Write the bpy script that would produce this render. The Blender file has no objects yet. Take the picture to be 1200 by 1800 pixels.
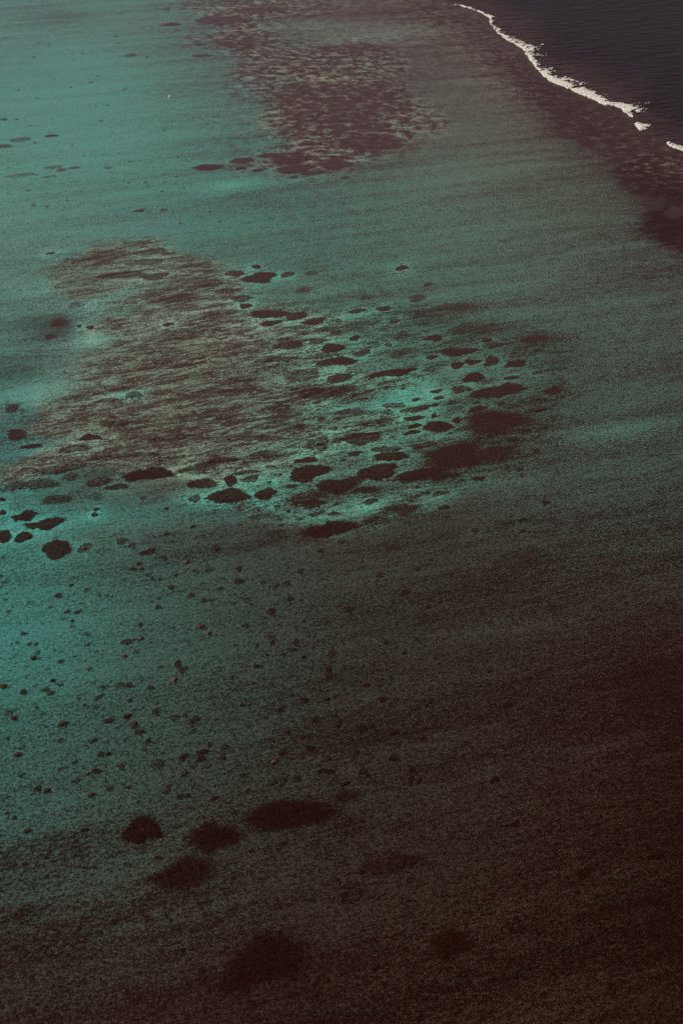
import bpy, math, random
import numpy as np

# ------------------------------------------------------------------ camera
CAM_H, PITCH, FPX = 300.0, math.radians(28.0), 2770.0      # height above the sea, downward pitch, focal length (in 1/1800 of frame height)
SC = bpy.context.scene
cam = bpy.data.cameras.new('camera'); camo = bpy.data.objects.new('camera', cam)
SC.collection.objects.link(camo); SC.camera = camo
camo.location = (0, 0, CAM_H); camo.rotation_euler = (math.pi/2 - PITCH, 0, 0)
cam.sensor_fit = 'VERTICAL'; cam.sensor_height = 36.0; cam.lens = 36.0*FPX/1800.0
cam.clip_start = 1.0; cam.clip_end = 60000.0
# ------------------------------------------------------------------ sky and sun
SUN_EL, SUN_AZ = math.radians(50), math.radians(-62)        # azimuth from +Y (away from the camera), negative = left
w = bpy.data.worlds.new("World"); SC.world = w; w.use_nodes = True
nt = w.node_tree; nt.nodes.clear()
sky = nt.nodes.new('ShaderNodeTexSky'); sky.sky_type = 'NISHITA'; sky.sun_disc = False
sky.sun_elevation = SUN_EL; sky.sun_rotation = SUN_AZ; sky.air_density = 1.0; sky.dust_density = 2.0
bg = nt.nodes.new('ShaderNodeBackground'); bg.inputs['Strength'].default_value = 0.07
wo = nt.nodes.new('ShaderNodeOutputWorld')
nt.links.new(sky.outputs[0], bg.inputs[0]); nt.links.new(bg.outputs[0], wo.inputs[0])
sd = bpy.data.lights.new('sun', 'SUN'); sd.energy = 3.4; sd.angle = math.radians(0.5); sd.color = (1.0, 0.96, 0.9)
so = bpy.data.objects.new('sun', sd); SC.collection.objects.link(so)
so.rotation_euler = (math.pi/2 - SUN_EL, 0, math.pi - SUN_AZ)
so.location = (-300, 300, 600)
SC.view_settings.view_transform = 'Standard'; SC.view_settings.look = 'None'
SC.view_settings.exposure = 0.0; SC.view_settings.gamma = 1.0
SC.cycles.max_bounces = 3; SC.cycles.diffuse_bounces = 1; SC.cycles.glossy_bounces = 2

# ------------------------------------------------------------------ helpers
cp, sp = math.cos(PITCH), math.sin(PITCH)
def ground(px, py):
    """where the sea surface (z=0) lies that the photograph shows at px,py (1200x1800)"""
    px = np.asarray(px, float); py = np.asarray(py, float)
    a = (px-600)/FPX; b = (900-py)/FPX
    dz = -sp + b*cp; dy = cp + b*sp
    t = -CAM_H/dz
    return a*t, dy*t
def photo(x, y):
    yy = np.maximum(np.asarray(y, float), 30.0)
    f = yy*cp + CAM_H*sp; u = yy*sp - CAM_H*cp
    return 600 + FPX*np.asarray(x)/f, 900 - FPX*u/f

def _hash(ix, iy, seed):
    h = (ix.astype(np.int64)*374761393 + iy.astype(np.int64)*668265263 + seed*2147483647) & 0xffffffff
    h = ((h ^ (h >> 13))*1274126177) & 0xffffffff
    h = (h ^ (h >> 16)) & 0xffffffff
    return h/4294967295.0
def vnoise(x, y, seed=0):
    x = np.asarray(x, float); y = np.asarray(y, float)
    ix = np.floor(x); iy = np.floor(y); fx = x-ix; fy = y-iy
    fx = fx*fx*(3-2*fx); fy = fy*fy*(3-2*fy)
    a = _hash(ix, iy, seed); b = _hash(ix+1, iy, seed); c = _hash(ix, iy+1, seed); d = _hash(ix+1, iy+1, seed)
    return (a*(1-fx)+b*fx)*(1-fy) + (c*(1-fx)+d*fx)*fy
def fbm(x, y, seed=0, oct=4):
    s = 0; a = 0.5; n = 0
    for k in range(oct):
        s = s + a*vnoise(x*2**k, y*2**k, seed+17*k); n += a; a *= 0.55
    return s/n
def smooth(a, b, x):
    t = np.clip((x-a)/(b-a), 0, 1); return t*t*(3-2*t)
def lin(c):
    c = np.asarray(c, float)/255.0
    return np.where(c <= 0.04045, c/12.92, ((c+0.055)/1.055)**2.4)

# ------------------------------------------------------------------ the lagoon floor and water, described as maps over the place
MEAN = [  # what the bed averages to (8-bit), steps of 200
 [(85,98,90),(88,112,102),(76,70,68),(84,76,72),(82,68,65),(70,56,56),(62,46,48)],
 [(86,133,119),(88,138,123),(84,106,97),(72,56,53),(92,88,80),(72,54,50),(52,36,36)],
 [(92,118,104),(85,116,104),(68,124,111),(78,113,101),(84,108,95),(76,82,72),(62,52,47)],
 [(74,106,96),(86,88,76),(80,62,53),(74,108,96),(72,92,80),(72,86,76),(66,72,64)],
 [(58,92,84),(70,64,55),(68,56,48),(62,64,55),(56,52,45),(62,72,64),(58,66,58)],
 [(60,114,104),(62,94,84),(58,78,70),(54,54,47),(50,48,42),(50,46,40),(48,40,35)],
 [(60,108,96),(58,80,71),(52,66,58),(48,46,40),(46,40,34),(46,34,28),(40,22,17)],
 [(54,84,76),(54,66,58),(48,52,45),(46,40,34),(44,36,30),(42,30,24),(38,24,18)],
 [(50,52,46),(50,50,43),(45,38,32),(43,34,28),(42,32,25),(40,28,21),(38,22,16)],
 [(44,32,28),(42,27,22),(40,23,18),(40,26,20),(42,30,23),(42,28,22),(38,22,16)]]
DARKC = [  # colour of weed and reef rock (8-bit), steps of 200 (left, middle, right)
 [(80,68,66),(74,52,54),(62,42,44)], [(62,76,69),(70,48,47),(56,32,32)], [(62,72,65),(70,50,47),(54,34,31)],
 [(56,58,51),(64,41,35),(50,34,29)], [(44,50,44),(52,29,23),(44,26,22)], [(34,48,42),(40,24,19),(35,19,15)],
 [(34,44,38),(37,20,15),(32,13,9)], [(38,24,20),(34,14,10),(30,11,7)], [(36,18,14),(31,11,7),(29,10,6)],
 [(36,18,14),(31,11,7),(29,10,6)]]
COVER = np.array([  # how much of the bed shows pale, steps of 100
 [.55,.45,.9,.55,.25,.45,.5,.3,.1,0,0,0,0],
 [.9,.95,.95,.92,.5,.35,.35,.5,.35,.12,0,0,0],
 [.95,.97,.95,.85,.6,.12,.15,.4,.6,.45,.2,.05,.05],
 [.85,.92,.97,.92,.75,.5,.5,.62,.65,.52,.4,.25,.05],
 [.85,.88,.88,.97,.92,.85,.78,.72,.72,.65,.5,.42,.25],
 [.78,.6,.42,.4,.6,.85,.82,.88,.78,.72,.6,.52,.5],
 [.75,.6,.48,.46,.45,.62,.82,.75,.66,.6,.6,.55,.5],
 [.8,.62,.42,.42,.42,.46,.55,.65,.6,.52,.6,.6,.55],
 [.65,.55,.42,.42,.45,.55,.55,.6,.45,.5,.55,.52,.46],
 [.82,.86,.92,.88,.85,.8,.65,.48,.5,.5,.46,.42,.4],
 [.8,.85,.8,.75,.7,.6,.5,.5,.42,.4,.36,.33,.3],
 [.88,.85,.8,.75,.65,.6,.5,.48,.45,.45,.45,.4,.3],
 [.92,.85,.76,.66,.58,.5,.48,.45,.45,.4,.3,.2,.12],
 [.86,.76,.7,.65,.58,.48,.42,.35,.35,.3,.3,.28,.22],
 [.7,.7,.65,.6,.5,.42,.45,.45,.45,.35,.3,.25,.22],
 [.52,.45,.48,.45,.38,.42,.42,.45,.4,.36,.3,.25,.2],
 [.6,.55,.5,.45,.42,.52,.42,.42,.4,.4,.3,.25,.2],
 [.42,.4,.38,.38,.28,.25,.32,.25,.28,.3,.25,.2,.15],
 [.38,.32,.28,.28,.3,.28,.3,.32,.32,.35,.3,.25,.25]])
NET = np.array([  # how strongly the reef breaks up into plates and channels, steps of 200
 [.4,.4,1,.8,.35,0,0], [.1,.1,.8,1,.3,.1,.2], [.15,.3,.1,.25,.25,.4,.9], [.35,1,1,.6,.25,.15,.15],
 [.6,1,1,.9,.4,.1,.1], [.15,.15,.2,.2,.1,.1,.1], [.1,.1,.15,.15,.15,.15,.15], [.1,.15,.2,.2,.2,.2,.2],
 [.2,.2,.3,.25,.2,.2,.2], [.25]*7])
M3 = np.array([[lin(c) for c in r] for r in MEAN]); M3[5:, 2:] *= np.array([.97, .86, .85]); M3[7:] *= np.array([1, .95, .94]); M3[:3, :2] *= np.array([1.0, 1.13, 1.22]); M3[3:5, :1] *= np.array([.98, 1.06, 1.14]); D3 = np.array([[lin(c) for c in r] for r in DARKC])
def grid_at(G, sx, sy, px, py):
    """cubic B-spline over a coarse table"""
    G = np.asarray(G, float); u = np.clip(px/sx, 0, G.shape[1]-1); v = np.clip(py/sy, 0, G.shape[0]-1)
    iu = np.floor(u).astype(int); iv = np.floor(v).astype(int); fu = u-iu; fv = v-iv
    def wts(f): return [(1-f)**3/6, (3*f**3-6*f**2+4)/6, (-3*f**3+3*f**2+3*f+1)/6, f**3/6]
    wu, wv = wts(fu), wts(fv); out = 0
    for a in range(4):
        for b in range(4):
            g = G[np.clip(iv+a-1, 0, G.shape[0]-1), np.clip(iu+b-1, 0, G.shape[1]-1)]
            ww = wv[a]*wu[b]
            out = out + (g*ww[..., None] if g.ndim > ww.ndim else g*ww)
    return out
# x, y, rx, ry, slope, change of cover
STROKES = [(400,912,330,17,.06,.16),(720,885,170,12,.17,.13),(640,905,120,14,.15,.08),(690,700,130,17,.22,.4),(760,660,70,14,.2,.25),(60,690,90,34,.3,.45),
 (165,602,50,14,.1,.5),(140,548,60,16,.1,.3),(80,505,60,14,.1,.15),(90,575,60,26,.1,-.45),(30,650,70,22,0,-.2),(200,520,60,9,.3,.35),(210,552,50,8,.2,.3),
 (230,695,30,10,0,.35),(280,565,60,8,.2,.2),(250,955,240,13,.12,-.28),(60,972,120,12,.08,-.25),(440,958,110,13,.1,-.35),(780,545,130,15,.1,-.3),
 (1090,762,110,26,.1,.28),(980,690,90,20,.1,.1),(1000,700,60,20,.1,-.1),(130,1490,190,32,.2,-.22),(390,1590,210,14,.3,.3),(560,1600,120,16,.1,.2),
 (600,1545,110,18,.1,.15),(1130,325,90,36,-.4,-.3),(1180,380,60,40,0,-.25),(1020,225,60,26,-.3,-.35),(950,160,70,40,-.5,-.15),
 (860,310,170,18,.15,.07),(960,295,120,14,.15,.03),(560,142,40,9,0,.28),(535,180,55,16,.2,.25),(500,205,40,14,.3,.2),(560,48,100,14,.05,.3),(640,70,110,16,.1,.3),
 (300,200,120,20,.1,.05),(95,28,70,22,0,-.35),(330,90,90,14,.05,-.15),(410,330,70,12,.1,.2),(150,370,140,24,0,-.08),(900,1110,160,16,.1,.12),
 (830,980,120,16,.1,-.1),(700,1215,200,16,.12,.08),(900,1250,120,30,.1,-.12),(1130,1190,90,40,.1,-.12),(860,1440,60,22,0,.15),(1000,1310,120,14,.05,.15),
 (500,1395,120,12,.1,.12),(620,1290,140,24,.05,-.15),(100,1600,140,12,.3,.15),(560,1690,160,36,.1,-.1),(850,1600,120,22,.1,.1),(560,640,14,10,0,0),
 (640,790,60,12,.2,.2),(500,870,60,10,.1,.08),(780,770,60,8,.2,.3),(480,790,120,12,.15,.12),(900,850,60,26,.1,.2),(700,560,90,22,0,-.1),(620,500,80,20,0,-.08)]
TINTS = [(170,905,300,26,.06,(64,144,132),.32),(40,1120,150,110,.1,(66,134,126),.35),(430,880,120,20,.1,(64,138,126),.25),(92,578,60,24,.1,(50,66,58),.6),(40,655,60,26,0,(56,84,76),.4),(560,142,45,12,0,(150,134,104),.5),(535,182,60,17,.2,(150,132,100),.5),(500,207,45,14,.3,(150,135,104),.5),(570,250,40,8,.1,(125,110,80),.5),
 (700,262,60,8,.1,(90,70,50),.4),(300,565,110,20,.15,(150,165,145),.6),(400,600,100,30,.15,(150,160,140),.5),(550,510,60,14,.1,(105,150,130),.4),
 (620,20,110,16,0,(96,84,74),.6),(640,60,160,20,.05,(112,120,108),.6),(300,40,100,14,0,(105,122,108),.4)]
OB = np.array([(700,-60),(760,-8),(790,8),(820,14),(850,25),(866,43),(893,68),(905,78),(922,100),(940,120),(951,134),(985,151),(1030,171),(1068,184),(1095,193),
               (1108,206),(1116,222),(1150,240),(1173,257),(1200,266),(1260,300),(1500,380),(2900,800)], float)
def ocean_dist(px, py):
    """signed distance (in the map's units) to the reef edge, positive out at sea"""
    px = np.asarray(px, float); py = np.asarray(py, float)
    best = np.full(px.shape, 1e9); sgn = np.zeros(px.shape)
    for (x0, y0), (x1, y1) in zip(OB[:-1], OB[1:]):
        dx, dy = x1-x0, y1-y0; t = np.clip(((px-x0)*dx+(py-y0)*dy)/(dx*dx+dy*dy), 0, 1)
        d = np.hypot(px-x0-t*dx, py-y0-t*dy); c = dx*(py-y0)-dy*(px-x0)
        m = d < best; best = np.where(m, d, best); sgn = np.where(m, np.where(c < 0, 1, -1), sgn)
    return best*sgn
ZONES = [  # outline, edge width, cover, net, average colour (left, right), weed colour (left, right)
 ([(85,478),(150,440),(215,424),(275,425),(330,452),(395,470),(440,500),(425,548),(520,540),(575,552),(612,592),(600,625),(650,650),(735,655),(770,690),(735,730),(660,770),(560,805),(470,835),(400,846),(320,840),
   (250,832),(150,818),(60,835),(20,850),(0,830),(70,795),(140,775),(70,765),(60,735),(60,705),(110,690),(130,660),(140,640),(195,618),(185,596),(150,580),(190,552),(225,530),(170,520),(110,520)],
  20, .27, 1.0, (84,74,64), (64,56,46), (65,47,41), (50,26,20)),
 ([(300,8),(380,0),(440,-12),(560,-6),(640,8),(560,30),(470,45),(520,80),(600,68),(690,78),(720,120),(690,150),(760,185),(790,220),(720,262),(640,280),(615,300),(540,312),(470,300),(400,292),(470,270),(490,245),(465,215),
   (478,180),(420,165),(395,130),(425,110),(380,85),(330,70),(390,50)],
  34, .23, 1.0, (84,74,70), (88,78,72), (70,46,46), (70,46,46)),
 ([(600,545),(700,530),(820,560),(960,575),(1010,620),(1000,700),(960,770),(900,830),(800,870),(700,915),(600,940),(500,915),(380,900),(320,870),(400,845),(560,810),(660,770),(740,735),(770,690),(735,650),(650,650),(610,600)],
  24, .56, .55, (70,92,80), (58,64,55), (52,32,26), (46,24,18)),
 ([(1085,300),(1130,275),(1200,285),(1500,330),(1500,520),(1240,470),(1190,440),(1150,425),(1110,400),(1150,370),(1180,350),(1120,335)],
  22, .15, .9, (50,30,27), (48,28,25), (46,22,19), (44,20,17))]
def poly_sd(poly, px, py):
    """signed distance to a closed outline, positive inside"""
    P_ = np.array(poly+[poly[0]], float); best = np.full(px.shape, 1e9); ins = np.zeros(px.shape, bool)
    for (x0, y0), (x1, y1) in zip(P_[:-1], P_[1:]):
        dx, dy = x1-x0, y1-y0; t = np.clip(((px-x0)*dx+(py-y0)*dy)/(dx*dx+dy*dy), 0, 1)
        best = np.minimum(best, np.hypot(px-x0-t*dx, (py-y0-t*dy)*1.5))
        if dy != 0: ins ^= ((y0 > py) != (y1 > py)) & (px < dx*(py-y0)/dy+x0)
    return np.where(ins, best, -best)
SEA_A, SEA_B = lin((58,36,36)), lin((36,22,24))
SOFT_HALOS = []; CHANNELS = []
CAL = np.array([1.0, .98, .93])
def maps(x, y):
    """light colour, dark colour, (cover, net, sea) at world points"""
    px, py = photo(x, y)
    wx = (fbm(x/60, y/60, 5)-.5)*46; wy = (fbm(x/60, y/60, 9)-.5)*30
    qx, qy = px+wx, py+wy
    M = grid_at(M3, 200, 200, qx, qy); D = grid_at(D3, 600, 200, qx, qy)
    C = grid_at(COVER, 100, 100, qx, qy); N = grid_at(NET, 200, 200, qx, qy)

    for zi, (poly, ew, zc, zn, ma, mb, da, db) in enumerate(ZONES):
        jx = (fbm(x/14, y/14, 31)-.5)*60+(fbm(x/4, y/5, 33)-.5)*16; jy = (fbm(x/14, y/14, 37)-.5)*26+(fbm(x/5, y/7, 39)-.5)*10
        sd_ = poly_sd(poly, px+jx, py+jy); wz = smooth(-ew, ew, sd_)*(1-.35*smooth(.5, .8, fbm(x/45, y/70, 41+zi)))
        rim = np.exp(-((sd_+ew*1.1)/(ew*1.2))**2) if zi < 2 else 0*sd_
        tt = smooth(280, 740, px)[..., None] if zi == 0 else smooth(600, 860, px)[..., None] if zi == 2 else smooth(0, 1, px*0+.5)[..., None]
        w3 = wz[..., None]; C = C*(1-wz)+zc*wz; N = N*(1-wz)*(.45 if zi == 0 else 1)+zn*wz
        M = M*(1-w3)+(lin(ma)*(1-tt)+lin(mb)*tt)*w3; D = D*(1-w3)+(lin(da)*(1-tt)+lin(db)*tt)*w3
        if zi == 0: netw = wz; veinc = lin((112,136,119))*(1-tt)+lin((92,140,120))*tt
    odm = ocean_dist(px, py); band = np.exp(-((odm+30+(fbm(x/30, y/60, 51)-.5)*50)/46)**2)*smooth(420, 300, py)
    C = C*(1-.3*band); b3 = (.7*band)[..., None]; M = M*(1-b3)+lin((76,57,53))*b3; D = D*(1-b3)+lin((56,36,34))*b3; N = N+.3*band
    c0 = np.clip(C*(1-.2*N), .24, 1)[..., None]; L = np.clip((M-(1-c0)*D)/c0, D*1.15+.002, .6)*CAL
    nw = (.8*netw)[..., None]; L = L*(1-nw)+veinc*nw*CAL
    for (x0, y0, rx, ry, s, dc) in STROKES:
        ux = (px+wx*.5-x0)/rx; uy = (py+wy*.4-y0+s*(px-x0))/ry
        g_ = np.exp(-(ux*ux+uy*uy)*1.1); C = C + dc*g_*(1+.7*netw)
        if dc > .1: k_ = (np.clip(2.2*dc*g_, 0, .9)*netw)[..., None]; L = L*(1-k_)+lin((84,146,129))*k_*.85; N = N*(1-.7*k_[..., 0])
        if dc > .1: L = L*(1+(1.4*dc*(1-netw)*g_*smooth(1500, 1100, np.full(1, y0)))[..., None]*np.array([.62, 1.05, 1.0]))
    C = C - .05*smooth(1150, 1500, py) - .0*np.exp(-((px-380)/260)**2-((py-650)/130)**2)
    for (x0, y0, rx, ry, s, col, k) in TINTS:
        ux = (px+wx*.5-x0)/rx; uy = (py+wy*.4-y0+s*(px-x0))/ry
        g = (k*np.exp(-(ux*ux+uy*uy)))[..., None]; L = L*(1-g)+lin(col)*g
    for (x0, y0, rx, ry, s, k) in SOFT_HALOS:
        ux = (px-x0)/rx; uy = (py-y0+s*(px-x0))/ry; r2 = ux*ux+uy*uy
        C = C*(1-k*np.exp(-r2*r2*.5))
    for (x0, y0, rx, ry, s, k) in CHANNELS:
        near = (np.abs(px-x0) < rx*2.2) & (np.abs(py-y0) < ry*2.4+rx*.3)
        if not near.any(): continue
        ux = (px[near]-x0)/rx; uy = (py[near]-y0+s*(px[near]-x0))/ry; g = k*np.exp(-(ux*ux+uy*uy)*.9)
        C[near] += .5*g*(1.1-np.clip(C[near], 0, 1)); L[near] *= 1+.6*g[:, None]*np.array([.6, 1.05, 1.0]); N[near] += (.5-N[near])*g*.8
    L = L*np.minimum(1, .36/np.maximum(L[:, 1:2], 1e-4))
    od = ocean_dist(px, py)
    sea = smooth(-3, 3, od)[..., None]; far = smooth(0, 75, od + (fbm(x/40, y/90, 3)-.5)*60)[..., None]
    S = SEA_A*(1-far)+SEA_B*far
    D = D*(1-sea)+S*sea; L = L*(1-sea)+(S*1.35)*sea
    C = np.clip(C, 0.02, 1.0)*(1-sea[..., 0]) + .3*sea[..., 0]; N = N*(1-sea[..., 0])
    return L, D, C, N, far[..., 0]*sea[..., 0]

# ------------------------------------------------------------------ materials
def water_material(name, sea):
    m = bpy.data.materials.new(name); m.use_nodes = True; T = m.node_tree; T.nodes.clear()
    N = T.nodes.new; LK = T.links.new
    def math_(op, a, b=None, c=None, clamp=False):
        n = N('ShaderNodeMath'); n.operation = op; n.use_clamp = clamp
        for i, v in enumerate((a, b, c)):
            if v is None: continue
            if isinstance(v, (int, float)): n.inputs[i].default_value = v
            else: LK(v, n.inputs[i])
        return n.outputs[0]
    def attr(nm):
        a = N('ShaderNodeAttribute'); a.attribute_name = nm; return a
    geo = N('ShaderNodeNewGeometry')
    rot = N('ShaderNodeVectorRotate'); rot.rotation_type = 'Z_AXIS'; rot.inputs['Angle'].default_value = -math.radians(20)
    LK(geo.outputs['Position'], rot.inputs['Vector'])
    rot2 = N('ShaderNodeVectorRotate'); rot2.rotation_type = 'Z_AXIS'; rot2.inputs['Angle'].default_value = -math.radians(26); LK(geo.outputs['Position'], rot2.inputs['Vector'])
    def stretched(k, r=rot):
        v = N('ShaderNodeVectorMath'); v.operation = 'MULTIPLY'; v.inputs[1].default_value = (k, 1, 0); LK(r.outputs[0], v.inputs[0]); return v.outputs[0]
    def noise(vec, scale, detail, rough=.6, dist=0, out='Fac'):
        n = N('ShaderNodeTexNoise'); n.inputs['Scale'].default_value = scale; n.inputs['Detail'].default_value = detail
        n.inputs['Roughness'].default_value = rough; n.inputs['Distortion'].default_value = dist; LK(vec, n.inputs['Vector']); return n.outputs[out]
    v1, v2, v3, v4 = stretched(.8), stretched(.5), stretched(.28), stretched(.3, rot2)
    fine = noise(v1, 2.1, 2, .8); fine2 = noise(v1, .8, 3, .8); fine3 = noise(v2, .3, 3, .75); mid = noise(v4, .16, 7, .78, .15); broad = noise(v3, .017, 4, .6); v5 = stretched(.13); streak = noise(v5, .045, 5, .62)
    # plates of reef with channels between: distance to cell edges in a warped, stretched space
    wn = noise(v2, .16, 5, .7, 0, 'Color')
    wv = N('ShaderNodeVectorMath'); wv.operation = 'MULTIPLY_ADD'; wv.inputs[1].default_value = (7, 7, 0); LK(wn, wv.inputs[0]); LK(v4, wv.inputs[2])
    def cell(scale):
        n = N('ShaderNodeTexVoronoi'); n.feature = 'DISTANCE_TO_EDGE'; n.voronoi_dimensions = '2D'; n.inputs['Scale'].default_value = scale
        LK(wv.outputs[0], n.inputs['Vector']); return n.outputs['Distance']
    # scattered rubble too small to stand as heads
    vo = N('ShaderNodeTexVoronoi'); vo.voronoi_dimensions = '2D'; vo.inputs['Scale'].default_value = .14; LK(v1, vo.inputs['Vector'])
    vs_ = N('ShaderNodeSeparateColor'); LK(vo.outputs['Color'], vs_.inputs[0])
    rad_ = math_('MULTIPLY', math_('SUBTRACT', vs_.outputs[0], .35), .27)
    speck = math_('MULTIPLY', math_('SUBTRACT', rad_, vo.outputs['Distance']), 14, clamp=True)
    fld = attr('field'); sep = N('ShaderNodeSeparateColor'); LK(fld.outputs['Color'], sep.inputs[0])
    cov, net, far = sep.outputs[0], sep.outputs[1], sep.outputs[2]
    # beyond y = 900 m the plates are rounder than the wind-combed ones nearer by
    sy = N('ShaderNodeSeparateXYZ'); LK(geo.outputs['Position'], sy.inputs[0])
    round_ = noise(geo.outputs['Position'], .11, 7, .75, .3); wy = math_('MULTIPLY', math_('SUBTRACT', sy.outputs['Y'], 900), 1/180., clamp=True)
    def ridge(sc_, w_, d_=5):
        n_ = noise(wv.outputs[0], sc_, d_, .66); return math_('SUBTRACT', 1, math_('DIVIDE', math_('ABSOLUTE', math_('SUBTRACT', n_, .5)), w_), clamp=True)
    veins = math_('ADD', math_('ADD', math_('MULTIPLY', ridge(.1, .03), 1.0), math_('MULTIPLY', ridge(.26, .045), .75)), math_('MULTIPLY', ridge(.7, .06, 3), .5))
    near = math_('SUBTRACT', math_('ADD', math_('MULTIPLY', math_('SUBTRACT', mid, .5), 5.0), math_('MULTIPLY', veins, 1.2)), .86)
    farn = math_('SUBTRACT', math_('MULTIPLY', math_('SUBTRACT', round_, .5), 9.5), .12)
    netv = math_('ADD', math_('MULTIPLY', farn, wy), math_('MULTIPLY', near, math_('SUBTRACT', 1, wy)))
    netv = math_('MULTIPLY', netv, net)
    fv = math_('ADD', math_('MULTIPLY', math_('SUBTRACT', fine, .5), FG), math_('ADD', math_('MULTIPLY', math_('SUBTRACT', fine2, .5), FG2), math_('MULTIPLY', math_('SUBTRACT', fine3, .5), FG3)))  # ripple grain, painted as flecks of the light and dark colours
    mids = math_('MULTIPLY', math_('SUBTRACT', mid, .5), .7)
    # where the bed is all reef the ripple only flickers a little; the swing is widest at half cover
    room = math_('ADD', math_('MULTIPLY', math_('MULTIPLY', cov, math_('SUBTRACT', 1.15, cov)), 3.2), .0)
    bands = math_('ADD', math_('MULTIPLY', math_('SUBTRACT', broad, .5), .9), math_('MULTIPLY', math_('SUBTRACT', streak, .5), 2.0))
    var = math_('MULTIPLY', math_('ADD', math_('ADD', fv, mids), bands), math_('MINIMUM', room, 1.0))
    fac = math_('SUBTRACT', math_('ADD', math_('ADD', cov, var), netv, clamp=True), math_('MULTIPLY', speck, .55), clamp=True)
    mix = N('ShaderNodeMix'); mix.data_type = 'RGBA'
    LK(fac, mix.inputs['Factor']); LK(attr('dark').outputs['Color'], mix.inputs['A']); LK(attr('light').outputs['Color'], mix.inputs['B'])
    # ripple grain: brighter and darker flecks of the water surface painted into the colour
    g = math_('ADD', math_('ADD', math_('MULTIPLY', math_('SUBTRACT', noise(v1, 1.7, 2, .8), .5), 3.0), math_('MULTIPLY', math_('SUBTRACT', fine2, .5), 1.4)), 1.0)
    g = math_('MAXIMUM', g, .25)
    sc = N('ShaderNodeVectorMath'); sc.operation = 'SCALE'; LK(mix.outputs['Result'], sc.inputs[0]); LK(g, sc.inputs['Scale'])
    b = N('ShaderNodeBsdfPrincipled'); LK(sc.outputs[0], b.inputs['Base Color'])
    b.inputs['Roughness'].default_value = .38 if not sea else .3
    b.inputs['IOR'].default_value = 1.33; b.inputs['Specular IOR Level'].default_value = .02 if not sea else .03
    b.inputs['Specular Tint'].default_value = (1, .82, .75, 1)
    if sea:
        sw_ = noise(stretched(.35), .12, 5, .65, .3); g2 = math_('ADD', math_('MULTIPLY', math_('SUBTRACT', sw_, .5), 2.6), 1.0)  # light and shade of the waves painted into the sea colour
        sc2 = N('ShaderNodeVectorMath'); sc2.operation = 'SCALE'; LK(sc.outputs[0], sc2.inputs[0]); LK(math_('MAXIMUM', g2, .3), sc2.inputs['Scale']); LK(sc2.outputs[0], b.inputs['Base Color'])
    bump = N('ShaderNodeBump'); bump.inputs['Strength'].default_value = .8 if not sea else 1.0
    if sea:
        sv = stretched(.45); h = math_('ADD', math_('MULTIPLY', noise(sv, .11, 5, .6, .4), 4.5), math_('MULTIPLY', noise(sv, .5, 4, .6), .8))
        bump.inputs['Distance'].default_value = 1.0
    else:
        h = math_('ADD', math_('MULTIPLY', fine2, .35), math_('MULTIPLY', noise(v1, 1.6, 3, .65), .16)); bump.inputs['Distance'].default_value = 1.0
    LK(h, bump.inputs['Height']); LK(bump.outputs[0], b.inputs['Normal'])
    o = N('ShaderNodeOutputMaterial'); LK(b.outputs[0], o.inputs[0]); return m
FG, FG2, FG3 = 6.0, 4.2, 2.2
M_LAG = water_material('lagoon_bed_under_rippled_water', False)
M_SEA = water_material('deep_sea_water', True)
def simple(name, col, rough, nscale, lo, hi, bumpd=.15):
    m = bpy.data.materials.new(name); m.use_nodes = True; T = m.node_tree; b = T.nodes['Principled BSDF']
    g = T.nodes.new('ShaderNodeNewGeometry'); n = T.nodes.new('ShaderNodeTexNoise'); n.inputs['Scale'].default_value = nscale; n.inputs['Detail'].default_value = 5
    T.links.new(g.outputs['Position'], n.inputs['Vector'])
    r = T.nodes.new('ShaderNodeValToRGB'); c = lin(col)
    r.color_ramp.elements[0].position = .35; r.color_ramp.elements[1].position = .65
    r.color_ramp.elements[0].color = (*(c*lo), 1); r.color_ramp.elements[1].color = (*(c*hi), 1)
    T.links.new(n.outputs['Fac'], r.inputs[0]); T.links.new(r.outputs[0], b.inputs['Base Color'])
    bp = T.nodes.new('ShaderNodeBump'); bp.inputs['Distance'].default_value = bumpd; bp.inputs['Strength'].default_value = .8
    T.links.new(n.outputs['Fac'], bp.inputs['Height']); T.links.new(bp.outputs[0], b.inputs['Normal'])
    b.inputs['Roughness'].default_value = rough; b.inputs['Specular IOR Level'].default_value = .15
    return m
M_CROWN = simple('dead_coral_top', (92,74,58), .9, 1.4, .35, 1.3)
M_CROWN_DIM = simple('brown_coral_top', (60,40,30), .9, 1.4, .4, 1.3)
M_ROCK = simple('bleached_rock', (190,180,170), .9, 1.2, .6, 1.1)
M_FOAM = simple('white_foam', (228,218,200), .95, .8, .45, 1.05, .6)

def link_mesh(name, verts, faces, mat, parent=None, loc=None, smooth_=True):
    me = bpy.data.meshes.new(name)
    v = np.asarray(verts, float)
    if loc is not None: v = v-np.asarray(loc)
    f = np.asarray(faces)
    k = f.shape[1]
    me.vertices.add(len(v)); me.vertices.foreach_set('co', v.astype(np.float32).ravel())
    me.loops.add(f.size); me.loops.foreach_set('vertex_index', f.astype(np.int32).ravel())
    me.polygons.add(len(f)); me.polygons.foreach_set('loop_start', np.arange(0, f.size, k, dtype=np.int32))
    me.update(calc_edges=True); me.validate()
    if smooth_: me.polygons.foreach_set('use_smooth', np.ones(len(me.polygons), bool))
    me.materials.append(mat)
    o = bpy.data.objects.new(name, me); SC.collection.objects.link(o)
    if loc is not None: o.location = loc
    if parent is not None:
        o.parent = parent
        if loc is not None: o.location = np.asarray(loc)-np.asarray(parent.location)
    return o
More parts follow.
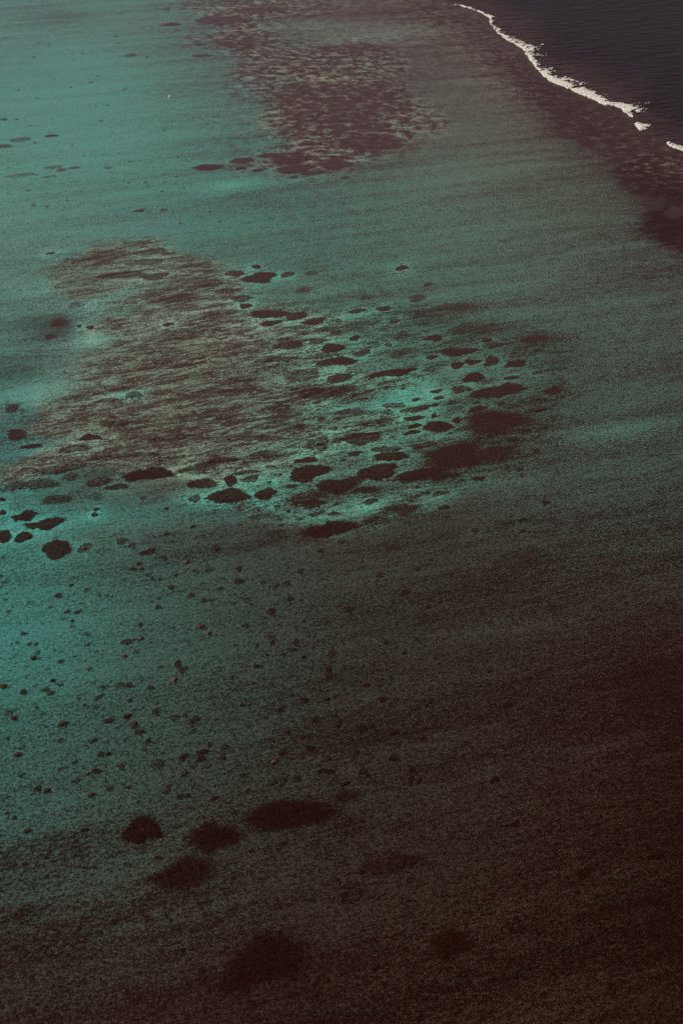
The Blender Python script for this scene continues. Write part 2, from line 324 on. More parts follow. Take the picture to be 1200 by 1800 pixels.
def set_maps(o, L, D, F):
    me = o.data; n = len(me.vertices)
    for nm, A in (('light', L), ('dark', D), ('field', F)):
        at = me.attributes.new(nm, 'FLOAT_COLOR', 'POINT')
        B = np.ones((n, 4), np.float32); B[:, :3] = A; at.data.foreach_set('color', B.ravel())

# ------------------------------------------------------------------ reef patches: x, y, width, height, darkness, softness, net, label, short name for neighbours' labels
P = []
def pt(x, y, w, h, tone=1., soft=0., net=0., label=None, short=None): P.append((x, y, w, h, tone, soft, net, label, short))
LM = [
 (455,488,62,21,1,0,0,'bold dark oval reef patch alone at the upper edge of the streaky reef','the bold oval at upper centre'),
 (595,636,72,17,1,0,0,'dark lens shaped reef patch pointed at both ends near the centre','the pointed lens at the centre'),
 (690,656,94,15,1,0,0,'long thin reef patch with two humps beside a bright teal channel','the long two-humped patch'),
 (875,688,100,27,1,.1,.2,'ragged double reef patch above the largest soft edged patch on the right','the ragged double patch'),
 (868,742,152,46,1,.45,.1,'largest reef patch of the right hand chain, blurred on its right side','the biggest blurred patch'),
 (262,834,88,26,1,0,0,'reef patch with two joined lobes at the lower rim of the streaky reef','the two-lobed patch'),
 (400,873,82,27,1,0,0,'solid dark oval reef patch just under the streaky reef, left of a smaller oval','the solid oval under the reef'),
 (84,922,84,20,1,0,0,'long dark lens shaped reef patch near the left edge, above the rounded wedge','the long lens at left'),
 (98,966,56,32,1,0,0,'rounded wedge shaped reef patch near the left edge with a smaller one beside it','the rounded wedge at left'),
 (582,930,112,32,1,.25,0,'slanting club shaped reef patch standing lowest in the middle group','the slanting club-shaped patch'),
 (543,832,74,30,1,0,0,'broad almond shaped reef patch leaning right in the middle group','the broad almond patch'),
 (592,855,74,32,1,.2,0,'dark rounded reef patch just below right of the broad almond patch','the rounded middle patch'),
 (662,829,82,26,1,0,0,'smooth flat oval reef patch just left of the long slanting dark mass','the smooth flat oval'),
 (250,1462,80,48,1,.15,0,'near black egg shaped reef patch lower left, first of a row of three','the egg-shaped lower blob'),
 (376,1474,90,56,1,.35,0,'near black round reef patch in the middle of the lower row of three','the round lower blob'),
 (508,1433,152,60,1,.4,0,'largest near black reef patch, right end of the lower row of three','the largest lower blob'),
 (465,1690,160,84,1,.42,0,'widest blurred black reef patch at the bottom of the photo','the bottom blob'),
 (789,1658,60,54,.95,.4,0,'faint dark round reef patch near the bottom right of the photo','the faint bottom disc'),
 (365,294,50,13,1,0,0,'flat dark reef patch lying alone on pale teal water at upper left','the lone flat upper patch'),
 (590,190,235,120,.93,.35,.75,'huge brown reef mass with pale speckles near the top of the photo','the huge upper brown mass'),
 (178,451,72,24,.75,.2,.3,'wedge shaped brown reef patch at the top left of the streaky reef','the wedge on the streaky reef'),
 (103,568,34,18,.9,.6,.2,'blurred dark reef clump over teal water west of the streaky reef','the blurred left clump'),
]
for a in LM: pt(*a)
for a in [(738,834,112,24,1,.2),(866,797,88,26,.92,.5),(838,722,50,14,1,.1),(770,838,60,16,.9,.4),(560,870,60,14,.85,.4),(620,845,40,16,.95,.3),(470,905,60,8,.6,.6)]: pt(*a)
pt(800,803,130,48,1,.25,0,'long slanting dark reef mass, the biggest of the middle chain','the long slanting mass')
for a in [(90,445,18,5),(240,427,60,9,.8,.2,.3),(266,443,62,13,.9,.1,.2),(257,461,80,10,.9,.1,.2),(218,483,100,13,.9,.2,.3),(273,486,55,14,.95),(318,524,80,16,.9,.2,.2),
 (133,537,30,12,.7,.4),(296,570,22,6),(140,573,9,6),(158,575,16,8),(88,592,22,10,.9,.5),(22,719,30,18,.9,.5),(30,765,44,20,.95,.3,.2),(57,784,42,8),(158,769,52,13),
 (130,790,62,14,.9,.1,.2),(200,745,60,13,.9,.2,.3),(235,695,32,12,.9),(185,705,40,8,.9),(200,682,50,9,.8,.2,.2),
 (450,469,20,7),(505,483,24,12,.95),(412,480,32,12,.95),(547,480,27,9,.85,.3),(533,510,30,12,.75,.3),(424,525,42,13,.95),(432,538,24,12),(472,552,74,14),(522,556,46,14),
 (475,568,42,12),(551,565,42,12),(595,565,16,5,.9),(627,547,36,9,.95),(673,542,28,11),(640,524,20,9,.7,.3),(733,524,36,15,.9,.2),(795,539,74,12,.85,.7),(705,471,22,9),
 (753,500,18,7,.7,.4),(692,565,24,8,.9),(706,588,26,11,.8,.2),(760,594,34,12),(624,595,22,9),(560,600,38,10,.9,.1,.2),(508,607,58,16,.95,.1,.1),(585,612,48,15),(636,620,34,12,.95),
 (682,606,16,7,.9),(480,632,80,13,.9,.1,.2),(697,623,30,12,.8,.2),(757,627,24,8),(807,619,66,16),(595,664,50,15,.95),(755,650,24,9,.75,.3),(528,661,72,22,.9,.1,.2),
 (575,689,112,24,.9,.2,.3),(730,718,60,13,.95),(690,712,50,9,.9),(763,712,16,7),(762,731,13,9,1),(728,735,46,8),(728,749,26,9),(724,761,42,8),(770,750,50,22),
 (630,771,86,23,.95,.1,.1),(560,781,52,22,.9,.1,.2),(678,790,50,14,.9),(740,783,60,12,.9,.2),(660,742,70,13,.85,.2,.3),(610,725,60,12,.85,.2,.3),
 (855,598,18,8),(938,597,64,15,.95,.4),(995,592,38,12,.6,.7),(868,606,42,11,.85,.2),(862,576,42,18,.75,.5),(812,578,50,20,.75,.4,.2),(862,635,32,19,.95,.1),(905,640,46,14,1,.1),
 (828,636,32,11),(802,642,26,12),(833,664,46,17),(850,672,26,10,.7,.3),(971,688,34,17,.95,.4),(982,647,26,10,.7,.6),(810,685,40,14,.95),(808,737,36,12,1,.1),(950,718,44,10,.8,.6),
 (898,772,26,10,.9,.2),(962,775,44,12,.7,.7),(1190,665,32,9,.7,.6),(688,803,66,18),(52,852,94,22,.85,.1,.1),(105,825,100,17,.8,.2,.3),(175,847,42,20,.8,.1,.2),
 (206,855,40,13,.95),(125,838,34,13,.8,.2),(100,878,64,17,.85,.2),(168,872,26,14,.6,.2,.3),(354,850,54,21,.95),(345,824,60,20,.85,.1,.2),(4,878,16,9),(4,902,16,12),
 (44,908,54,18),(7,945,32,24),(42,945,34,18),(148,963,29,16,.85),(343,876,26,14,.95),(165,905,14,9),(171,895,14,6),(217,952,22,16,.9),(234,960,15,12,.8),(260,971,38,12,.95,.2),
 (466,868,44,20),(406,845,28,19),(442,842,34,14,.9),(428,830,56,8,.9),(538,809,48,14),(640,862,60,14,.9,.5),(525,878,38,20,.85,.4),(552,886,48,17,.95,.2),(650,882,30,11,.95),
 (705,895,76,24,.95,.4),(668,905,32,10,.85,.4),(652,914,42,16,.85,.6),(775,868,40,9,.95,.1),(738,870,32,6,.8,.2),(483,936,38,10,.8,.4),(840,841,26,9,.95,.1),
 (322,1537,122,60,.97,.5),(605,1452,64,38,.75,.3),(610,1399,46,16,.85,.4),(685,1520,110,28,.8,.4),(612,1568,44,36,.7,.7),(560,1485,94,24,.55,.5),
 (1026,1534,28,20,.95,.3),(1155,1504,20,12,.9,.3),(868,1370,16,14,1,.2),(906,1449,16,12,.9,.2),(1090,1535,62,24,.55,.6),(1045,1614,26,16,.7,.3),(1014,1616,24,14,.7,.3),
 (1048,1378,15,11,.8,.3),(972,1263,15,11,.8,.3),(975,1070,34,13,.8,.4),(959,884,15,8,.95,.2),(918,933,13,8,.95),(833,932,16,8,.9),(920,980,56,26,.6,.6),(740,1088,34,16,.7,.5),
 (40,1605,70,30,.55,.6),(100,1665,70,36,.5,.6),(690,965,30,8,.7,.4),(900,915,50,10,.5,.6),
 (35,246,42,8,.8),(91,239,24,6,.95),(94,294,34,7,.75),(108,299,18,7,.8),(131,295,20,6,.8),(36,308,58,9,.75,.1),(88,310,24,5,.7),(7,210,16,5,.9),(230,97,28,7,.8,.2),
 (190,295,18,5,.7),(245,370,24,6,.85),(288,369,12,6,.8),(6,257,38,7,.8),(301,43,42,6,1),(93,53,18,6,.6),(425,282,56,9,1,0),(480,273,60,9,1,.1,.1),(510,281,84,16,1,.1,.2),
 (518,297,74,16,1,0),(592,289,56,20,1,.1,.1),(455,299,28,6,1),(424,296,24,5,1),(516,311,22,5,.95),(550,304,44,8,.95,.1),(607,312,20,6,.9),(650,250,130,34,.97,.2,.4),
 (390,36,95,18,1,.2,.4),(430,78,80,20,.95,.2,.5),(455,18,110,14,.9,.3,.4),(355,98,40,7,.95,.2,.2),(620,85,160,20,.9,.5,.6),(1185,375,40,20,.9,.4,.5),
 (400,690,120,16,.8,.4,.5),(300,640,110,14,.7,.4,.5),(350,735,110,14,.75,.4,.5),(470,720,90,12,.8,.3,.5),(300,770,90,12,.8,.3,.4),(420,770,100,13,.85,.3,.4),(430,665,70,10,.8,.3,.5),
 (330,590,90,10,.7,.3,.5),(390,550,70,10,.8,.3,.4),(370,500,60,9,.85,.3,.4),(240,800,70,11,.85,.2,.3),(500,750,90,14,.9,.3,.4),(460,800,70,12,.85,.2,.4),(220,730,60,9,.8,.3,.4),
 (260,620,60,8,.7,.4,.5),(380,625,70,9,.75,.3,.5),(330,690,70,10,.8,.3,.5),(390,810,70,12,.85,.2,.3),(300,805,60,11,.8,.3,.3),(180,805,60,10,.8,.3,.3)]: pt(*a)
rq = random.Random(23); tries = 0; n0 = len(P)
while len(P) < n0+34 and tries < 4000:          # the small fragments lying in the gaps of the middle and right-hand chains
    tries += 1; x = rq.uniform(470, 950); y = 845-(x-470)*.28+rq.gauss(0, 52)
    w_ = rq.uniform(13, 30)
    if 560 < y < 935 and all(abs(x-q[0]) > (q[2]+w_)*.55+2 or abs(y-q[1]) > (q[3]+w_*.32)*.6 for q in P): pt(x, y, w_, w_*rq.uniform(.3, .42), rq.uniform(.85, 1), rq.choice([0, 0, .2, .35]))
for (x, y, w_, h_, tone, soft, net, lb, sh) in P:
    if soft >= .3: SOFT_HALOS.append((x+w_*.05, y+h_*.08, w_*.66, h_*.72, 0.08, .75*tone*soft))

for (x, y, w_, h_, tone, soft, net, lb, sh) in P:
    if soft < .15 and tone > .82 and 425 < y < 985: CHANNELS.append((x, y+2, w_*.5+9, h_*.5+6, .13, .85))
# ------------------------------------------------------------------ ground sheets: lagoon and open sea, sharing the reef edge
def axis(a, b, step, lo, hi, grow):
    c = list(np.arange(a, b+.1, step)); s = step
    while c[-1] < hi: s *= grow; c.append(c[-1]+s)
    s = step; left = []
    x = a
    while x > lo: s *= grow; x -= s; left.append(x)
    return np.array(left[::-1]+c)
GX = axis(-80, 1280, 5, -5000, 6200, 1.12)
gy = list(np.arange(-30, 1860, 4.5)); s = 4.5
while gy[-1] < 4200: s *= 1.1; gy.append(gy[-1]+s)
top = [-34.5, -42, -54, -72, -98, -135, -180, -235, -300, -370, -430, -480, -515, -540, -553]
GY = np.array(top[::-1]+gy)
QX, QY = np.meshgrid(GX, GY); X, Y = ground(QX, QY)
nr, nc = X.shape
idx = np.arange(nr*nc).reshape(nr, nc)
F = np.stack([idx[1:, :-1], idx[1:, 1:], idx[:-1, 1:], idx[:-1, :-1]], -1).reshape(-1, 4)
Lm, Dm, Cm, Nm, Sm = maps(X.ravel(), Y.ravel())
Vg = np.stack([X.ravel(), Y.ravel(), np.zeros(X.size)], -1)
fx = QX.ravel()[F].mean(1); fy = QY.ravel()[F].mean(1)
is_sea = ocean_dist(fx, fy) > 0
def sheet(name, mask, mat):
    f = F[mask]; u, inv = np.unique(f.ravel(), return_inverse=True)
    o = link_mesh(name, Vg[u], inv.reshape(-1, 4), mat)
    set_maps(o, Lm[u], Dm[u], np.stack([Cm, Nm, Sm], -1)[u]); o['kind'] = 'structure'; return o
sheet('lagoon', ~is_sea, M_LAG); sheet('sea', is_sea, M_SEA)

# ------------------------------------------------------------------ mounds of reef rising off the bed
rng = random.Random(7)
PATCH_D = [(76,54,55),(72,50,50),(66,42,40),(58,33,28),(48,24,18),(41,19,14),(37,14,10),(32,9,5),(31,8,4),(31,9,5)]
PD = np.array([[lin(c)] for c in PATCH_D])
def mound(name, x, y, w_, h_, tone, soft, net, height, seed, mat=M_LAG, parent=None, nseg=None, rough=1.0, scale_t=1.0, z0=0.0):
    """irregular low mound whose outline is a leaning ellipse with a ragged rim"""
    nseg = nseg or int(np.clip((w_+h_)*1.3, 20, 150)); r_ = random.Random(seed)
    th = np.linspace(0, 2*np.pi, nseg, endpoint=False)
    rad = np.ones(nseg)
    for k, a in ((2, .12), (3, .10), (4, .05), (5, .035), (7, .025), (9, .022), (13, .02), (19, .018)):
        rad += rough*a*r_.uniform(.5, 1.2)*np.sin(k*th + r_.uniform(0, 6.28))
    if w_ > 36: rad *= 1+.17*(fbm(np.cos(th)*w_/14+seed, np.sin(th)*w_/14, seed)-.5)*2
    sq = np.abs(np.cos(th))**1.15*np.sign(np.cos(th))
    gx0, gy0 = ground(x, y); dep = math.atan2(CAM_H, float(gy0)); s = math.tan(math.radians(22))*math.sin(dep)*(.75 if w_ < 60 else .55)
    T_ = np.array([1.06, 1.0, .94, .87, .78, .66, .5, .3]) if w_ > 14 else np.array([1.05, .95, .8, .6, .3])
    T_ = T_*scale_t
    vs = []; ts = []
    for t in T_:
        dx = w_/2*sq*rad*t; dy = h_/2*np.sin(th)*rad*t - s*dx
        a, b = ground(x+dx, y+dy); A_ = min(.33*math.sqrt(w_), 3.2)*rough*(t/scale_t)**2*(.35+.65*math.sin(math.atan2(300, float(gy0)))/.6)*(.4 if soft > .28 else 1)
        if mat is M_LAG: a, b = a+(fbm(a/7, b/7, 71, 3)-.5)*A_*2, b+(fbm(a/7, b/7, 72, 3)-.5)*A_*2.4
        vs.append(np.stack([a, b], -1)); ts.append(np.full(nseg, t/scale_t))
    vs.append(np.array([[float(gx0), float(gy0)]])); ts.append(np.array([0.]))
    v = np.concatenate(vs); t = np.concatenate(ts)
    z = height*(smooth(1.0, .72, t) if False else np.clip((1.0-t)/.35, -.5, 1))
    z = np.where(t > 1.0, -.2, np.maximum(z, .02))
    z = z*(1+.6*(fbm(v[:, 0]/3, v[:, 1]/3, seed)-.5)) + np.where(t < .9, .35*height*(fbm(v[:, 0]/1.6, v[:, 1]/1.6, seed+3)-.5), 0)
    n = len(T_); fc = []
    for k in range(n-1):
        for j in range(nseg):
            a = k*nseg+j; b = k*nseg+(j+1) % nseg; fc.append((b+nseg, b, a, a+nseg))
    quads = fc; c = n*nseg; tri = [(c, (n-1)*nseg+(j+1) % nseg, (n-1)*nseg+j, (n-1)*nseg+j) for j in range(0)]
    # close the top with quads round the middle point
    if nseg % 2: raise ValueError
    for j in range(0, nseg, 2):
        a = (n-1)*nseg; fc.append((c, a+(j+2) % nseg, a+j+1, a+j))
    V = np.column_stack([v, z+z0]); loc = (float(gx0), float(gy0), 0.0)
    o = link_mesh(name, V, fc, mat, parent, loc)
    me = o.data
    # make sure faces look up
    if len(me.polygons) and me.polygons[0].normal.z < 0 and me.polygons[len(me.polygons)//2].normal.z < 0: me.flip_normals()
    if mat is M_LAG:
        L, D, C, N_, S_ = maps(v[:, 0], v[:, 1])
        core = smooth(0, .16+.75*soft, 1.04-t)*tone
        pdk = grid_at(PD, 600, 200, np.full(len(v), float(x)), np.full(len(v), float(y)))
        darkred = (0.75 if tone > .9 else 1.0)
        k3 = core[:, None]; D2 = D*(1-k3)+pdk*k3*1.0
        C2 = np.clip(C*(1-core)+.02*core, 0, 1)
        if tone < .9: C2 = np.maximum(C2, (1-tone)*.7*np.ones_like(C2))
        set_maps(o, L, D2, np.stack([C2, N_*(1-core)+net*core*.6+0*core, S_], -1))
    return o
def even(n): return n+(n % 2)

def size_word(w_): return 'tiny' if w_ < 18 else 'small' if w_ < 34 else 'medium sized' if w_ < 60 else 'large'
def shape_word(w_, h_, y):
    k = w_/h_/(1/max(math.sin(math.atan2(CAM_H, float(ground(600, y)[1]))), .1))
    return 'long narrow' if k > 2.0 else 'oval' if k > 1.25 else 'rounded'
def direction(x, y, a, b):
    dx, dy = x-a, (y-b)*1.6
    if abs(dx) > 2.2*abs(dy): return 'right of' if dx > 0 else 'left of'
    if abs(dy) > 2.2*abs(dx): return 'below' if dy > 0 else 'above'
    return ('below' if dy > 0 else 'above')+(' right of' if dx > 0 else ' left of')
ORD = ['', 'second ', 'third ', 'fourth ', 'fifth ', 'sixth ', 'seventh ', 'eighth ', 'ninth ', 'tenth ', 'eleventh ', 'twelfth ', 'thirteenth ', 'fourteenth ', 'fifteenth ', 'sixteenth ', 'seventeenth ', 'eighteenth ', 'nineteenth ', 'twentieth ']
marks = [(p[0], p[1], p[8]) for p in P if p[8]]
pend = {}
for i, (x, y, w_, h_, tone, soft, net, lb, sh) in enumerate(P):
    if lb: continue
    m = min(marks, key=lambda q: math.hypot(x-q[0], (y-q[1])*1.6))
    tw = 'blurred' if soft >= .4 else 'dark' if tone > .9 else 'faint brown' if tone < .8 else 'brown'
    pend.setdefault((size_word(w_), tw, shape_word(w_, h_, y), direction(x, y, m[0], m[1]), m[2]), []).append((math.hypot(x-m[0], y-m[1]), i))
LBL = {}
for (sz, tw, shp, di, mk), lst in pend.items():
    for k, (d, i) in enumerate(sorted(lst)):
        if len(lst) == 1: LBL[i] = f'{sz} {tw} {shp} reef patch {di} {mk}'
        else: LBL[i] = f'{"nearest" if k == 0 else ORD[k]+"nearest"} {sz} {tw} {shp} reef patch {di} {mk}'
for i, (x, y, w_, h_, tone, soft, net, lb, sh) in enumerate(P):
    w_, h_ = w_*(1+.3*soft)*(1.1 if y > 1400 else 1), h_*(1+.3*soft)*(1.1 if y > 1400 else 1)
    o = mound('reef_patch', x, y, w_, h_, tone, soft, net, .1+min(w_, 80)*.002, 100+i, nseg=even(int(np.clip((w_+h_)*1.3, 20, 150))))
    o['label'] = lb or LBL[i]; o['category'] = 'reef patch'
    o['group'] = 'dark reef patches scattered over the lagoon'

# ------------------------------------------------------------------ coral heads: x, y, size, top (0 none, 1 brown top, 2 pale top)
H = [(251,875,14,0),(293,894,8,1),(338,926,11,0),(293,938,10,0),(288,981,14,0),(327,989,12,2),(330,1001,7,0),(233,1001,14,1),(250,1000,10,0),(245,992,10,0),(267,1018,9,0),(282,1018,11,0),
 (301,1033,15,1),(337,1047,14,0),(103,1047,16,0),(153,1037,10,0),(175,1047,10,0),(197,1048,7,0),(88,1067,10,0),(15,1076,11,0),(118,1076,12,0),(136,1076,13,0),(128,1092,9,1),(128,1101,11,0),
 (42,1115,13,1),(153,1116,13,0),(247,1098,12,1),(278,1068,14,0),(267,1058,8,0),(355,1103,17,1),(368,1113,13,2),(247,1124,14,2),(236,1125,10,2),(223,1129,19,0),(218,1154,13,2),(239,1147,12,0),
 (333,1132,13,0),(52,1132,10,2),(63,1132,10,0),(31,1129,9,0),(21,1132,7,0),(65,1148,11,0),(60,1158,14,1),(107,1163,11,1),(95,1143,8,0),(312,1168,19,0),(322,1178,17,0),(283,1173,11,0),(307,1196,15,2),
 (93,1197,13,1),(157,1177,10,0),(7,1024,9,0),(2,1013,8,0),(125,1029,10,0),(77,992,7,0),(5,980,9,0),(377,959,9,0),(382,966,12,0),(388,1035,12,0),(358,1057,14,0),(8,1054,9,0),(367,1001,15,0),
 (525,913,13,0),(565,900,14,0),(507,899,10,1),(562,969,12,0),(528,1004,16,0),(463,1023,12,0),(485,1029,12,0),(503,1025,16,0),(420,1000,15,0),(420,1022,17,0),(510,1053,14,0),(432,1055,18,0),
 (410,1060,10,0),(441,1063,9,0),(477,1076,20,0),(533,1093,9,0),(430,1100,14,0),(572,1095,10,0),(613,1069,20,0),(472,1118,22,0),(478,1130,14,0),(451,1134,9,0),(520,1128,14,0),(513,1143,14,0),(497,1150,12,0),
 (532,1155,11,1),(583,1150,16,0),(578,1176,17,0),(453,1172,14,0),(578,1188,14,0),(405,1192,12,0),(675,1128,14,0),(667,1010,14,0),(733,1001,10,0),(710,1043,18,0),(600,953,14,0),(695,1138,10,0),
 (7,1208,17,1),(42,1217,15,1),(82,1213,17,0),(91,1219,14,0),(107,1204,10,0),(178,1209,14,0),(189,1206,12,0),(210,1204,17,0),(228,1205,16,0),(265,1210,14,0),(173,1226,12,0),(228,1230,12,2),(137,1228,12,0),
 (13,1254,16,0),(25,1263,14,1),(111,1273,15,1),(193,1266,16,0),(225,1259,14,1),(237,1275,18,1),(275,1250,20,0),(304,1261,16,0),(343,1265,17,0),(245,1287,16,0),(260,1302,13,1),(163,1303,16,0),(187,1305,12,0),
 (107,1303,14,0),(33,1328,18,1),(178,1326,15,0),(190,1325,14,1),(133,1340,12,0),(213,1347,16,0),(277,1343,22,0),(322,1330,17,0),(355,1322,19,0),(352,1334,17,0),(368,1309,14,0),(392,1330,16,0),(395,1312,17,0),
 (38,1362,13,0),(170,1357,17,0),(155,1361,10,2),(135,1373,14,0),(325,1360,17,0),(362,1347,14,0),(340,1347,12,0),(67,1387,17,0),(84,1390,15,1),(192,1388,14,0),(161,1399,16,1),(292,1390,16,0),(300,1380,12,0),
 (317,1400,14,0),(330,1399,12,0),(377,1403,12,0),(242,1411,9,0),(49,1462,15,1),(94,1484,16,0),(145,1460,9,0),(153,1458,7,0),(25,1437,10,0),(13,1430,8,0),(313,1495,12,0),(103,1553,14,0),
 (575,1229,11,1),(533,1231,15,0),(672,1230,16,0),(493,1247,19,0),(593,1272,19,0),(750,1235,20,0),(505,1287,12,0),(545,1315,17,0),(495,1325,12,0),(482,1340,12,2),(425,1362,12,0),(480,1373,19,0),(497,1373,17,0),
 (522,1368,16,0),(567,1355,16,0),(580,1356,14,0),(637,1355,17,0),(645,1362,14,0),(605,1378,18,0),(692,1332,19,0),(723,1354,14,0),(722,1370,14,0),(736,1371,14,0),(622,1325,18,0),(572,1333,17,0),(633,1283,20,0),
 (690,1288,18,0),(743,1298,12,0),(553,1267,14,0),(435,1389,10,0),(763,1453,14,0),(713,1432,12,0),(642,1205,14,0),(140,1632,12,0),(320,1672,12,0),(660,1700,14,0),(600,1515,12,0),(790,1010,12,0),(860,1180,11,0),(890,1240,13,0)]
# the smallest specks on the pale upper water and round the edges of the reef
r2 = random.Random(11)
SPK = [(10,66),(68,76),(60,100),(95,138),(125,153),(66,173),(130,105),(145,94),(207,76),(212,24),(152,24),(33,158),(55,221),(30,210),(190,185),(170,187),(220,157),(160,145),(172,133),(203,64),(86,79),
 (128,255),(62,251),(160,272),(183,271),(210,270),(148,273),(228,284),(313,276),(256,321),(322,330),(284,336),(228,321),(310,310),(118,352),(110,370),(60,361),(83,363),(16,340),(50,335),(15,295),(290,229),(245,248),(290,320),(260,100),(268,48),(385,389),(370,372),(317,392),(178,212)]
for (x, y) in SPK: H.append((x, y, r2.uniform(6, 10), 0))
while len(H) < 292:
    x = r2.uniform(0, 780); y = r2.uniform(985, 1330)
    if x > 300 or y > 1130:
        if all(math.hypot(x-q[0], y-q[1]) > 15 for q in H): H.append((x, y, r2.uniform(6, 10), 0))
def head_region(x, y):
    if y < 125: return 'pale water at top left'
    if y < 200: return 'pale water near left edge' if x < 140 else 'pale water left of brown mass'
    if y < 420: return 'teal water above streaky reef' if x > 140 else 'grey green water, upper left'
    col = 'left' if x < 100 else 'inner left' if x < 200 else 'left middle' if x < 300 else 'middle' if x < 420 else 'centre' if x < 530 else 'right of centre' if x < 640 else 'right'
    band = 'bright water' if y < 990 else 'upper teal water' if y < 1090 else 'middle teal water' if y < 1190 else 'lower green water' if y < 1290 else 'dim water above blobs' if y < 1415 else 'dark bottom water'
    return f'{band} {col}'
TOPW = {0: 'dark', 1: 'brown topped', 2: 'pale topped'}
HL = []
for i, (x, y, d, topk) in enumerate(H):
    far = y < 420
    if far: w_, h_ = d, d*.36
    else:
        dep = math.atan2(CAM_H, float(ground(x, y)[1])); rr = random.Random(i*7+1); w_, h_ = d*rr.uniform(1.0, 1.45), d*(math.sin(dep)+.15)*rr.uniform(.9, 1.25)
    o = mound('coral_head', x, y, w_, h_, .84+.10*math.sin(i) if not far else .85, .3, 0, .06+d*.012, 900+i, nseg=20 if d < 15 else 28, rough=1.25)
    sw = 'speck of a' if d < 9 else 'small' if d < 12.5 else 'medium' if d < 16 else 'broad'
    HL.append((o, f'{sw} {TOPW[topk]}', head_region(x, y), x))
    o['category'] = 'coral head'; o['group'] = 'coral heads dotting the lagoon'
    if topk:
        c = mound('coral_crown', x-w_*.04, y-h_*.05, w_*.62, h_*.62, 1, 0, 0, .25+d*.012, 1500+i, mat=M_CROWN if topk == 2 else M_CROWN_DIM, parent=o, nseg=20, rough=1.0, z0=.05+d*.012)
        if topk == 2: c['label'] = 'pale flat worn top of the coral head'
NTH = ['first','second','third','fourth','fifth','sixth','seventh','eighth','ninth','tenth','eleventh','twelfth','thirteenth','fourteenth','fifteenth','sixteenth']
for key in {(h[1], h[2]) for h in HL}:
    g = sorted((h for h in HL if (h[1], h[2]) == key), key=lambda h: h[3])
    for k, h in enumerate(g):
        h[0]['label'] = f'{key[0]} coral head in {key[1]}' + ('' if len(g) == 1 else f', {NTH[k]} from left')

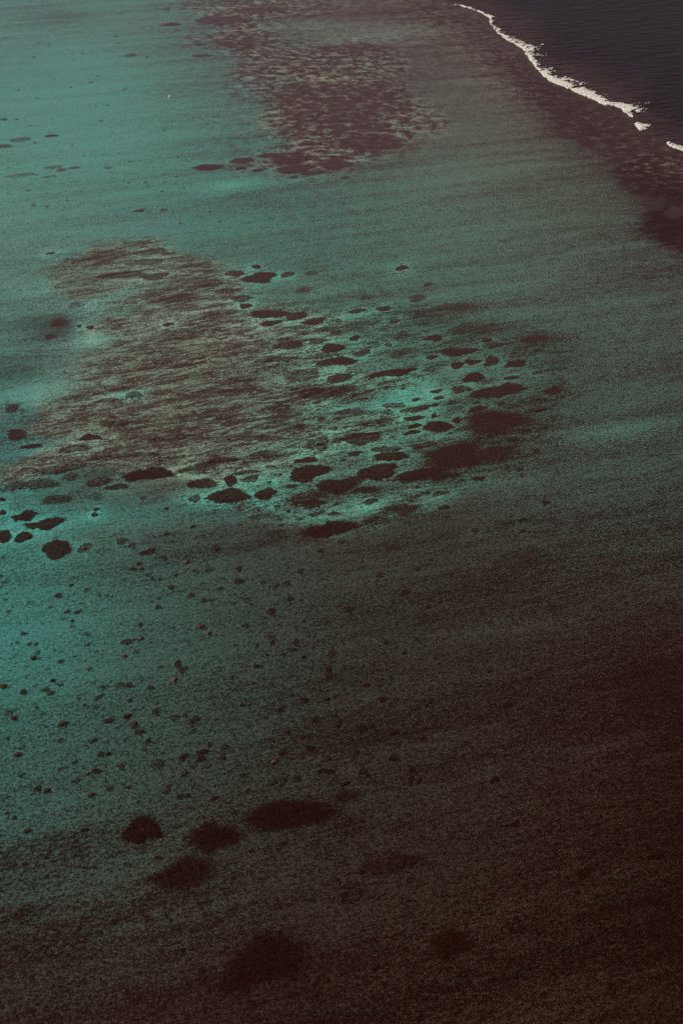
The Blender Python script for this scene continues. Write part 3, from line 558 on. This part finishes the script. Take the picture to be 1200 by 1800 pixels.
# ------------------------------------------------------------------ the surf breaking on the reef edge
def foam(name, label, pts, seed, H_=1.3, cell=.75, tail=(1.0, -.35), wk=1.0):
    """pts: x, y of the front edge, length of the foam behind it, density 0..1"""
    A = np.array(pts, float); gx, gy_ = ground(A[:, 0], A[:, 1]); L = np.concatenate([[0], np.cumsum(np.hypot(np.diff(gx), np.diff(gy_)))])
    n = int(L[-1]/cell)+1; s = np.linspace(0, L[-1], n)
    fx = np.interp(s, L, A[:, 0]); fy_ = np.interp(s, L, A[:, 1]); wd = np.interp(s, L, A[:, 2])*(.65+.7*fbm(s/14, s*0, seed+60)); dn = np.interp(s, L, A[:, 3])*(.82+.36*fbm(s/7, s*0, seed+61))
    gx = np.interp(s, L, gx); gy_ = np.interp(s, L, gy_)
    jit = (fbm(s/9, s*0, seed)-.5)*6+(fbm(s/2.5, s*0, seed+4)-.5)*2.2
    wd = wd*wk; bx, by = ground(fx+wd*tail[0], fy_+wd*tail[1])
    m = int(max(wd.max()*.9/cell, 10)); m = min(m, 90)
    v = np.linspace(0, 1, m)
    V, S = np.meshgrid(v, s); JX = jit[:, None]*(1-.3*V)
    PX = gx[:, None]+(bx-gx)[:, None]*V+JX*.5; PY = gy_[:, None]+(by-gy_)[:, None]*V+JX
    lac = fbm(PX/5.5, PY/9, seed+8, 5); lac2 = fbm(PX/1.7, PY/2.6, seed+21, 3)
    lac3 = fbm(S/1.6, V*wd[:, None]*.12+S*.15, seed+40, 3)
    hold = lac*.38+lac2*.32+lac3*.30
    endfade = np.minimum(1, np.minimum(s, s[-1]-s)/10)[:, None]
    thr = .33+.40*V**.75+.34*(1-dn)[:, None]+.12*(1-endfade)
    keep = hold > thr
    Z = H_*(.25+.75*np.sin(np.pi*np.clip(V*1.6+.12, 0, 1)))*(.5+.8*hold)+.12
    Z = np.where(V < .001, .05, Z)
    top_ = np.stack([PX, PY, Z], -1).reshape(-1, 3); bot = np.stack([PX, PY, np.maximum(Z-.35, .02)], -1).reshape(-1, 3)
    id_ = np.arange(n*m).reshape(n, m); kq = keep[:-1, :-1]
    q = np.stack([id_[:-1, :-1], id_[:-1, 1:], id_[1:, 1:], id_[1:, :-1]], -1)
    N_ = n*m; faces = [q[kq], q[kq][:, ::-1]+N_]
    kp = np.pad(kq, 1)
    for (di, dj, a, b) in ((-1, 0, 0, 1), (1, 0, 2, 3), (0, -1, 3, 0), (0, 1, 1, 2)):   # side walls where a neighbour is missing
        miss = kq & ~kp[1+di:1+di+kq.shape[0], 1+dj:1+dj+kq.shape[1]]
        e = q[miss]; faces.append(np.stack([e[:, b], e[:, a], e[:, a]+N_, e[:, b]+N_], -1))
    f = np.concatenate(faces); allv = np.concatenate([top_, bot]); u, inv = np.unique(f.ravel(), return_inverse=True)
    loc = (float(gx[n//2]), float(gy_[n//2]), 0)
    o = link_mesh(name, allv[u], inv.reshape(-1, 4), M_FOAM, None, loc)
    o['label'] = label; o['category'] = 'breaking wave'; o['group'] = 'white waves breaking on the reef edge'; return o
foam('breaking_wave', 'long winding line of white surf along the reef edge at upper right',
     [(786,7,5,.3),(805,10,6,.55),(820,14,7,.75),(835,18,9,.7),(850,26,12,.55),(860,34,18,.75),(861,44,14,.85),(868,50,16,.45),(872,56,26,.75),(884,66,28,.8),(893,73,26,.8),(905,78,26,.9),(917,86,30,1),
      (922,92,52,.85),(928,102,44,.85),(936,114,30,.85),(946,126,26,.9),(951,133,26,1.05),(965,142,28,1.15),(985,151,32,1.2),(1005,160,34,1.2),(1030,171,34,1.15),(1050,180,34,1.05),(1062,184,26,.95),(1078,187,30,.95),
      (1090,192,36,1),(1098,198,46,1),(1104,205,46,.95),(1111,208,26,.8)], 3)
foam('breaking_wave', 'small triangular splash of white surf just off the end of the long line',
     [(1115,218,28,1.3),(1118,222,26,1.4),(1121,226,20,1.4),(1125,229.5,12,1.4),(1128,230,5,1.3)], 12, tail=(1.0, -.12))
foam('breaking_wave', 'short white wave crest cut off by the right edge of the photo',
     [(1160,247,12,.35),(1168,252,14,.5),(1175,258,16,1.05),(1188,262,16,1.15),(1200,266,16,1.15),(1215,271,14,1),(1232,277,8,.6)], 31)
# a scrap of pale rock showing above the shallow water, upper left
o = mound('exposed_rock', 298.5, 171, 6, 3.2, 1, 0, 0, 1.4, 4001, mat=M_ROCK, nseg=20)
o['label'] = 'single tiny whitish rock showing above pale teal water at upper left'; o['category'] = 'rock'
